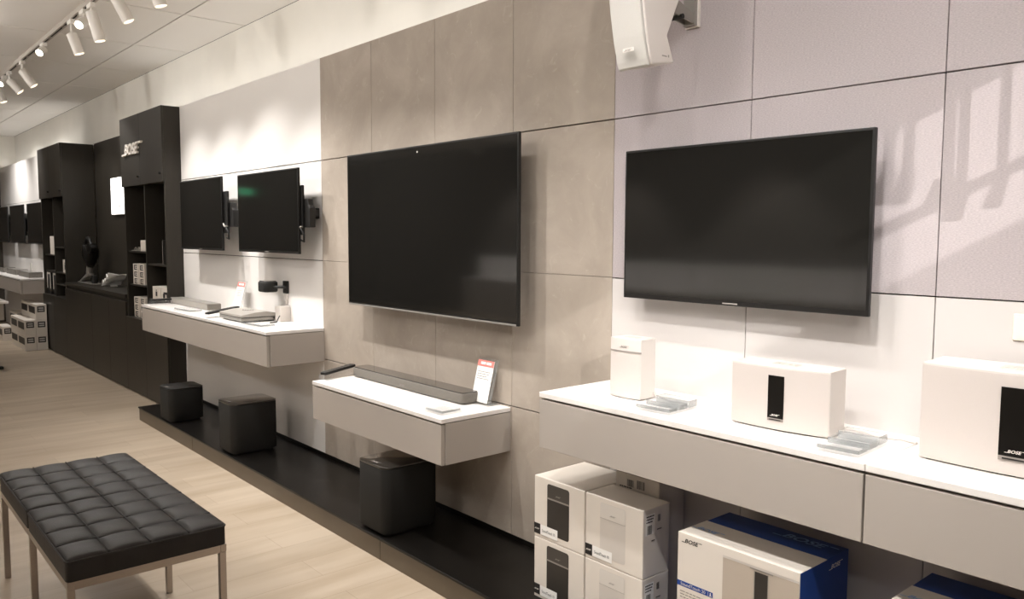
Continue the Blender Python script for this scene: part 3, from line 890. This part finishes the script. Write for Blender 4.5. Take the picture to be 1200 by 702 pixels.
# ------------------------------------------------------------------ white outdoor speaker on the linen wall
os_ = thing('wall_speaker', 'white curved speaker on a bracket high on the linen panels', 'speaker', (.30, 0, 2.0))
X0, X1 = -.015, .115
front = [(-.285, .012), (-.300, .04), (-.316, .10), (-.330, .17), (-.338, .22), (-.336, .30), (-.325, .40), (-.30, .50)]
back = [(-.20, .50), (-.13, .30), (-.150, .245), (-.213, .114), (-.177, .033)]
prof = front + back
MB().prism(prof, 'x', X0, X1).obj('cabinet', M_white_plastic, os_, bevel=.006, smooth=False)
fr = [(-.293, .006), (-.301, .012), (-.309, .03)] + [(y - .012, z) for y, z in front[2:]]
MB().prism(fr + [(y + .002, z) for y, z in front[::-1][:-1]], 'x', X0 + .001, X1 - .004).obj('grille', M_grey_grille, os_, bevel=.003)
MB().box(.03, .075, -.3305, -.329, .055, .067).obj('badge', M_white_plastic, os_)
lettering('badge_print', logo_items(.034, .057, .036), M_grey_ink, os_, (0, -.331, 0), (1, 0, 0), (0, 0, 1))
lettering('side_print', [('b', .06, .085, .0, .004), ('b', .09, .096, .0, .008)], M_grey_ink, os_, (X1, -.30, .045), (0, 1, 0), (0, 0, 1))
m = MB()
m.prism([(-.16, .27), (-.02, .215), (-.02, .19), (-.17, .21)], 'x', .035, .042)
m.prism([(-.16, .27), (-.02, .215), (-.02, .19), (-.17, .21)], 'x', .072, .079)
m.box(.035, .08, -.03, -.012, .185, .275)
m.obj('bracket', M_silver, os_, bevel=.001)
MB().box(.03, .085, -.012, 0, .18, .28).obj('bracket_plate', M_white_plastic, os_, bevel=.002)
MB().frus((.028, -.1, .2), (.088, -.1, .2), .008).obj('bolt', M_black_plastic, os_)

# ------------------------------------------------------------------ bench
bn = thing('bench', 'black tufted leather bench on slim steel legs in the foreground', 'bench', (-1.865, -1.772, 0))
BW, BD = 1.212, .505
def cushion(x0, w, d, z0, z1, nx=4, ny=4, R=20):
    mb = MB()
    NX, NY = nx * R, ny * R
    r = .018
    vs = []; fs = []
    top = z1 - .014
    for j in range(NY + 1):
        for i in range(NX + 1):
            u = i / R; v = j / R
            fu = u - math.floor(u) if i < NX else 1; fv = v - math.floor(v) if j < NY else 1
            pu = 1 - abs(2 * fu - 1) ** 2.6; pv = 1 - abs(2 * fv - 1) ** 2.6
            z = top + .014 * (pu * pv) ** .5
            ex = min(i, NX - i); ey = min(j, NY - j)
            if min(ex, ey) == 0: z = top - .004
            x = i / NX * w; y = j / NY * d
            cx = min(max(x, r), w - r); cy = min(max(y, r), d - r)
            if x != cx and y != cy:
                dx, dy = x - cx, y - cy
                L = math.hypot(dx, dy)
                if L > r: x, y = cx + dx / L * r, cy + dy / L * r
            vs.append((x0 + x, y, z))
    idx = lambda i, j: j * (NX + 1) + i
    for j in range(NY):
        for i in range(NX):
            fs.append((idx(i, j), idx(i + 1, j), idx(i + 1, j + 1), idx(i, j + 1)))
    ring = [idx(i, 0) for i in range(NX)] + [idx(NX, j) for j in range(NY)] + [idx(NX - i, NY) for i in range(NX)] + [idx(0, NY - j) for j in range(NY)]
    base = len(vs)
    for k in ring: vs.append((vs[k][0], vs[k][1], z0))
    n = len(ring)
    for k in range(n):
        fs.append((ring[k], base + k, base + (k + 1) % n, ring[(k + 1) % n]))
    fs.append(tuple(range(base, base + n)))
    mb.add(vs, fs)
    rim = [Vector(vs[k]) for k in ring] + [Vector(vs[ring[0]])]
    return mb, rim
for a in (0, BW / 2):
    mb, rim = cushion(a + .001, BW / 2 - .002, BD, .385, .468)
    c = mb.obj('cushion', M_leather, bn, smooth=True)
    MB().tube(rim, .0035, 6).obj('piping', M_leather, c, smooth=True)
    sm_ = MB()
    for k_ in range(1, 4):
        sm_.tube([(a + BW / 2 * k_ / 4, .004, .4575), (a + BW / 2 * k_ / 4, BD - .004, .4575)], .003, 6)
        sm_.tube([(a + .005, BD * k_ / 4, .4575), (a + BW / 2 - .005, BD * k_ / 4, .4575)], .003, 6)
    sm_.obj('seam_welt', M_ink, c, smooth=True)
fm = MB()
t_ = .022
for y in (0, BD - t_): fm.box(0.004, BW - .004, y + .002, y + t_, .357, .384)
for x in (.004, BW - .004 - t_): fm.box(x, x + t_, t_ + .0005, BD - t_ - .0005 + .002, .357, .384)
fm.obj('frame', M_steel, bn, bevel=.001)
for x in (.015, BW / 2, BW - .015):
    for y in (.013, BD - .013):
        MB().box(x - .011, x + .011, y - .011, y + .011, 0, .3565).obj('leg', M_steel, bn, bevel=.001)

# ------------------------------------------------------------------ track and lamps
YT = -.83
tr = thing('lighting_track', 'long grey ceiling track carrying white spotlights along the shop', 'track', (-12.2, YT, ZC))
TL = 15.8
MB().box(0, TL, -.018, -.006, -.034, 0).box(0, TL, .006, .018, -.034, 0).box(0, TL, -.006, .006, -.012, 0).obj('rail', M_track, tr)
dk_ = MB()
x = .1
while x < TL - .3:
    dk_.box(x, x + .34, -.0058, .0058, -.035, -.0125); x += .46
dk_.obj('slot_cover', M_dark, tr)

def ray_quat(v):
    return Vector(v).normalized().to_track_quat('-Z', 'Y')
WARM = (1.0, .966, .932)
PW = 1.0
ACC, WASH, FILL = 108, 46, 31
STRIP = 0.95
def spot_head(label, x, aim, drop=.09, L=.2, power=120, angle=60, blend=.5, r=.037, y=YT, zc=ZC - .034, light=True, radius=.03, target=None, deep=.07):
    t = thing('track_spotlight', label, 'spotlight', (x, y, zc))
    a = Vector(aim).normalized()
    MB().box(-.055, .055, -.017, .017, -.03, 0).obj('adapter', M_lamp, t, bevel=.002)
    MB().frus((0, 0, -.03), (0, 0, -drop), .008, n=10).obj('stem', M_lamp, t, smooth=True)
    c = Vector((0, 0, -drop))
    p0 = c - a * .01; p1 = c + a * (L - .0)
    b = MB()
    # open barrel: outer wall, rim, recessed inner wall
    u = a.orthogonal().normalized(); w = a.cross(u); n = 24
    prof = [(0, r * .6), (.008, r), (L, r), (L, r * .9), (L - deep, r * .8)]
    vs = []
    for s_, rr in prof:
        for k in range(n):
            th = 2 * math.pi * k / n
            vs.append(p0 + a * s_ + u * (rr * math.cos(th)) + w * (rr * math.sin(th)))
    fs = [tuple(range(n))]
    for i in range(len(prof) - 1):
        for k in range(n):
            q = i * n + k; q2 = i * n + (k + 1) % n
            fs.append((q, q2, q2 + n, q + n))
    b.add(vs, fs).obj('barrel', M_lamp, t, smooth=True)
    e = p0 + a * (L - deep)
    MB().frus(e - a * .004, e, r * .8, r * .8, n).obj('lens', M_lens, t)
    if light:
        lo = D.lights.new('spot_beam', 'SPOT')
        lo.energy = power * PW; lo.spot_size = math.radians(angle); lo.spot_blend = blend
        lo.color = WARM; lo.shadow_soft_size = radius
        ob = D.objects.new('spot_beam', lo); COL.objects.link(ob)
        e2 = p0 + a * (L + .012)
        ob.parent = t
        ob.location = e2
        dirn = (Vector(target) - (Vector((x, y, zc)) + e2)) if target else a
        ob.rotation_euler = ray_quat(dirn).to_euler()
    return t

# the lamps the photo shows (nearest first)
A_ = dict(angle=80, blend=1.0)
spot_head('pale spotlight cut by the top edge of the photo, rightmost on the track', -2.72, (.09, .26, -.96), drop=.10, L=.19, target=(-2.0, -.15, .75), power=ACC, **A_)
spot_head('large bright white spotlight nearest the top edge of the photo', -3.42, (.162, .417, -.894), drop=.07, L=.178, target=(-2.75, -.12, .95), power=ACC * 1.1, **A_)
spot_head('grey spotlight hanging just right of a glowing one', -3.985, (.105, .224, -.969), drop=.055, L=.206, target=(-3.5, -.12, .95), power=ACC * 1.1, **A_)
spot_head('glowing short spotlight half behind the grey one', -4.20, (.50, -.55, -.55), drop=.075, L=.075, power=ACC * .3, angle=110, r=.032, deep=.02)
spot_head('bright white spotlight on its own in the middle of the visible track', -4.545, (.10, .30, -.948), drop=.10, L=.155, target=(-4.25, -.12, .95), power=ACC * 1.1, **A_)
spot_head('glowing short spotlight alone against the ceiling', -5.50, (.50, -.55, -.55), drop=.05, L=.075, power=ACC * .3, angle=110, r=.032, deep=.02)
spot_head('pale spotlight right of the faint one near the left edge', -6.408, (.219, .529, -.82), drop=.085, L=.168, target=(-6.0, .1, 1.4), power=ACC * .4, angle=85)
spot_head('faint spotlight just right of the glowing one at left edge', -7.045, (.237, .594, -.769), drop=.08, L=.15, target=(-7.0, .1, 1.6), power=ACC * .3, angle=85)
spot_head('glowing short spotlight at the left edge of the photo', -7.33, (.50, -.55, -.55), drop=.05, L=.075, power=ACC * .3, angle=110, r=.032, deep=.02)
spot_head('bright white spotlight low at the left edge of the photo', -7.674, (.173, .337, -.925), drop=.095, L=.135, target=(-8.0, 0, 1.4), power=ACC * .4, angle=85)
# the lamps farther along the same track, beyond the frame
for x_, tx, tz in ((-1.75, -1.5, .75), (-.95, -.95, .75), (-.1, .1, .95), (.55, .5, .95), (1.15, 1.05, .95), (1.9, 1.7, .95)):
    spot_head('white track spotlight above the counters beyond the top of the photo', x_, (tx - x_, -.32, -1.2), target=(tx, -.22, tz), power=ACC * (.34 if x_ > -.5 else 1), drop=.09, **A_)['group'] = 'track spotlights beyond the frame'
for x_ in (-9.9, -11.5):  # unseen lamps added to brighten the far white panels
    spot_head('added white track spotlight at the far end beyond the left edge', x_, (-.1, .45, -.8), target=(x_ - .2, -.0, 1.7), power=ACC * 1.0, angle=120, blend=1.0)['group'] = 'added far track spotlights'
# unseen second track, its heads added to lift the upper wall and ceiling
YW = -2.35
t2 = thing('lighting_track', 'added second ceiling track over the shop floor outside the frame', 'track', (-11, YW, ZC))
MB().box(0, 15, -.018, -.006, -.034, 0).box(0, 15, .006, .018, -.034, 0).box(0, 15, -.006, .006, -.012, 0).obj('rail', M_track, t2)
for x_, pw in ((-8.2, .3), (-6.4, .8), (-4.9, .7), (-3.4, .65), (-1.9, .85), (-.4, .7), (1.1, .75), (2.6, .7)):
    spot_head('added white spotlight washing the wall from the second track', x_, (0, .8, -.3), target=(x_, .1, 3.0), power=WASH * pw, angle=118, blend=.9, y=YW, radius=.05)['group'] = 'added wall washing spotlights'

t3 = thing('lighting_track', 'short middle ceiling track above the white speakers outside the frame', 'track', (-.9, -1.55, ZC))
MB().box(0, 3.6, -.018, -.006, -.034, 0).box(0, 3.6, .006, .018, -.034, 0).box(0, 3.6, -.006, .006, -.012, 0).obj('rail', M_track, t3)
for x_, tx in ((-.45, -.1), (.45, .5), (1.3, 1.15), (2.2, 1.9)):
    spot_head('white track spotlight on the middle track above the white speakers', x_, (tx - x_, .45, -1.3), target=(tx, -.34, .70), power=ACC * (.34 if x_ < 0 else .75), drop=.09, y=-1.55, angle=62, blend=.9)['group'] = 'middle track spotlights'

spot_head('white track spotlight on the middle track turned to the linen panels', 1.75, (-.55, .7, -.5), target=(.7, 0, 2.3), power=ACC * .5, drop=.09, y=-1.55, angle=95, blend=.9)

# light strips lying on top of the wall panels, shining up on the wall and the ceiling
for i, (x0_, x1_) in enumerate(((XE + .05, -9.0), (-5.94, -2.4), (-2.38, .0), (.02, 3.4))):
    t = thing('light_strip', 'slim light strip lying hidden on top of the wall panels', 'light strip', (x0_, .07, 2.512), group='light strips on the panels')
    MB().box(0, x1_ - x0_, -.02, .02, .001, .012).obj('channel', M_lamp, t)
    MB().box(.005, x1_ - x0_ - .005, -.015, .015, .0121, .015).obj('diffuser', M_strip, t)
    lo = D.lights.new('strip_glow', 'AREA'); lo.shape = 'RECTANGLE'; lo.size = x1_ - x0_; lo.size_y = .03
    lo.energy = STRIP * (x1_ - x0_) * (.6 if x0_ > -1 else 1); lo.color = WARM
    ob = D.objects.new('strip_glow', lo); COL.objects.link(ob); ob.parent = t
    ob.location = ((x1_ - x0_) / 2, 0, .02); ob.rotation_euler = (math.radians(180 - 6), 0, 0)

# unseen pendants added behind the camera as fill for room and ceiling
for i, (x_, y_) in enumerate([(x0, y0) for x0 in (-11., -7.6, -4.2, -.8, 2.6) for y0 in (-3.35,)]):
    t = thing('fill_pendant', 'added fill pendant over the shop floor outside the frame', 'pendant lamp', (x_, y_, ZC), group='added fill pendants')
    MB().frus((0, 0, -.03), (0, 0, 0), .06, .05, 24).obj('canopy', M_lamp, t)
    MB().frus((0, 0, -.12), (0, 0, -.03), .006, n=10).obj('rod', M_lamp, t)
    MB().lathe([(.03, -.12), (.05, -.13), (.05, -.16), (.03, -.17)], n=24).obj('holder', M_lamp, t)
    lo = D.lights.new('fill_light', 'POINT'); lo.energy = FILL * (.35 if x_ < -9 else .6 if x_ < -6 else 1); lo.color = WARM; lo.shadow_soft_size = .12
    ob = D.objects.new('fill_light', lo); COL.objects.link(ob)
    ob.parent = t; ob.location = (0, 0, -.3)

# opposite side of the shop: white ledge with lit back panel (mirrored in the screens)
for i, x_ in enumerate((-9.6, -7.2, -4.8, -2.4)):
    t = thing('wall_counter', 'white display ledge on the opposite side of the shop', 'counter', (x_, YF, 0), group='opposite ledges')
    MB().box(0, 2.36, 0, .40, .0, .68).obj('carcass', M_lacquer, t)
    MB().box(0, 2.36, 0, .42, .68, .70).obj('worktop', M_worktop, t)
    MB().box(0, 2.36, 0, .03, .70, 1.08).obj('back_panel', M_white_panel, t)
    lo = D.lights.new('ledge_beam', 'SPOT'); lo.energy = 160; lo.color = WARM; lo.spot_size = math.radians(80); lo.spot_blend = .7; lo.shadow_soft_size = .04
    sh = spot_head('white ceiling spotlight above the opposite ledge', x_ + 1.2, (0, -.5, -.9), power=420, angle=85, blend=.7, y=YF + 1.1, zc=ZC, target=(x_ + 1.2, YF + .1, .8))
    sh['group'] = 'opposite spotlights'
    D.lights.remove(lo)

# spotlight near the right wall; added flaps cut its beam to a slanting patch
SL = Vector((4.0, -2.6, 2.93))
def toward(Wx, Wz, sfrac):
    return SL + (Vector((Wx, 0, Wz)) - SL) * sfrac
bd = thing('flapped_spotlight', 'white ceiling spotlight with two added beam flaps beyond the right edge', 'spotlight', SL)
ax = (toward(1.2, 1.6, 1) - SL).normalized()
MB().frus(-ax * .16, -ax * .015, .04, .045, 24).obj('barrel', M_lamp, bd, smooth=True)
MB().frus(-ax * .14, Vector((-.0, 0, .119)) - ax * .12, .01).obj('stem', M_lamp, bd)
def flap(W0, W1, out):  # plate added close to the lamp to shape the edge of its patch
    q = [toward(*W0, .08) - SL, toward(*W1, .08) - SL]
    o = Vector((0, 0, out))
    mb = MB()
    n = ax * .004
    vs = [q[0], q[1], q[1] + o, q[0] + o]
    mb.add(vs + [v + n for v in vs], [(0, 1, 2, 3), (7, 6, 5, 4), (0, 4, 5, 1), (1, 5, 6, 2), (2, 6, 7, 3), (3, 7, 4, 0)])
    mb.obj('beam_flap', M_black_plastic, bd)
flap((-.5, 1.02), (3.2, 2.80), .15)
flap((-.5, .45), (3.2, 2.55), -.17)
lo = D.lights.new('flapped_beam', 'SPOT'); lo.energy = 420; lo.color = WARM; lo.spot_size = math.radians(30); lo.spot_blend = .4; lo.shadow_soft_size = .0012
ob = D.objects.new('flapped_beam', lo); COL.objects.link(ob); ob.parent = bd
ob.rotation_euler = ray_quat(ax).to_euler()
# hanging rail with small pendant heads between that lamp and the wall, outside the frame
hr = thing('pendant_rail', 'slim hanging rail with small pendant heads beyond the right edge', 'pendant lamp', (2.3, 0, 0))
def onx(Wx, Wz, X):
    f_ = (X - SL.x) / (Wx - SL.x)
    return toward(Wx, Wz, f_) - Vector((2.3, 0, 0))
a = onx(.85, 1.40, 2.3); b = onx(1.62, 1.785, 2.3)
m = MB(); m.frus(a, b, .010, n=10)
m.obj('lower_rail', M_black_plastic, hr)
a = onx(1.02, 1.745, 2.3); b = onx(1.62, 2.03, 2.3)
MB().frus(a + Vector((0, 0, .012)), b + Vector((0, 0, .012)), .012, n=10).obj('upper_rail', M_black_plastic, hr)
MB().frus(b + Vector((0, 0, .02)), (b.x, b.y, ZC), .004).obj('cord', M_black_plastic, hr)
for (wx, wzt, wzb, r_) in ((1.04, 1.76, 1.62, .020), (1.095, 1.79, 1.62, .022), (1.20, 1.84, 1.60, .034), (1.235, 1.86, 1.57, .020), (1.33, 1.9, 1.60, .018)):
    p = onx(wx, wzt, 2.3); q = onx(wx, wzb, 2.3)
    m = MB(); m.frus(p, q, .006, n=8)
    m.frus(q + Vector((0, 0, .02)), q + Vector((0, -.012, -.025)), r_ * .45, r_ * .6, 12)
    m.obj('pendant_head', M_black_plastic, hr)

# green exit sign on the far end wall (seen mirrored in one television)
t = thing('exit_sign', 'lit green exit sign on the far end wall', 'sign', (XE, -4.35, 2.2), math.radians(90))
MB().box(-.18, .18, -.05, 0, 0, .18).obj('housing', M_lamp, t, bevel=.003)
lettering('exit_letters', [('t', 'EXIT', -.14, .035, .11, .28, 0, .02)], M_exit, t, (0, -.05, 0), (1, 0, 0), (0, 0, 1), lift=.002)

# ------------------------------------------------------------------ camera
f, yaw, pitch, roll = 940.41, .8582, .0808, -.0043
cam = D.cameras.new('camera'); co = D.objects.new('camera', cam); COL.objects.link(co)
fw = Vector((-math.sin(yaw) * math.cos(pitch), math.cos(yaw) * math.cos(pitch), -math.sin(pitch)))
rt = Vector((math.cos(yaw), math.sin(yaw), 0)); up = rt.cross(fw)
r2 = rt * math.cos(roll) - up * math.sin(roll); u2 = rt * math.sin(roll) + up * math.cos(roll)
Mx = Matrix((r2, u2, -fw)).transposed().to_4x4()
Mx.translation = Vector((2.0818, -2.3071, 1.4757))
co.matrix_world = Mx
cam.sensor_fit = 'HORIZONTAL'; cam.sensor_width = 36; cam.lens = f / 1200 * 36
cam.clip_start = .05; cam.clip_end = 60
SC.camera = co

wd = D.worlds.new('world'); SC.world = wd; wd.use_nodes = True
wd.node_tree.nodes['Background'].inputs[0].default_value = (1, .95, .9, 1)
wd.node_tree.nodes['Background'].inputs[1].default_value = .02
vs_ = SC.view_settings
vs_.view_transform = 'Standard'; vs_.look = 'None'; vs_.gamma = 1; vs_.use_curve_mapping = False
vs_.exposure = 0.0
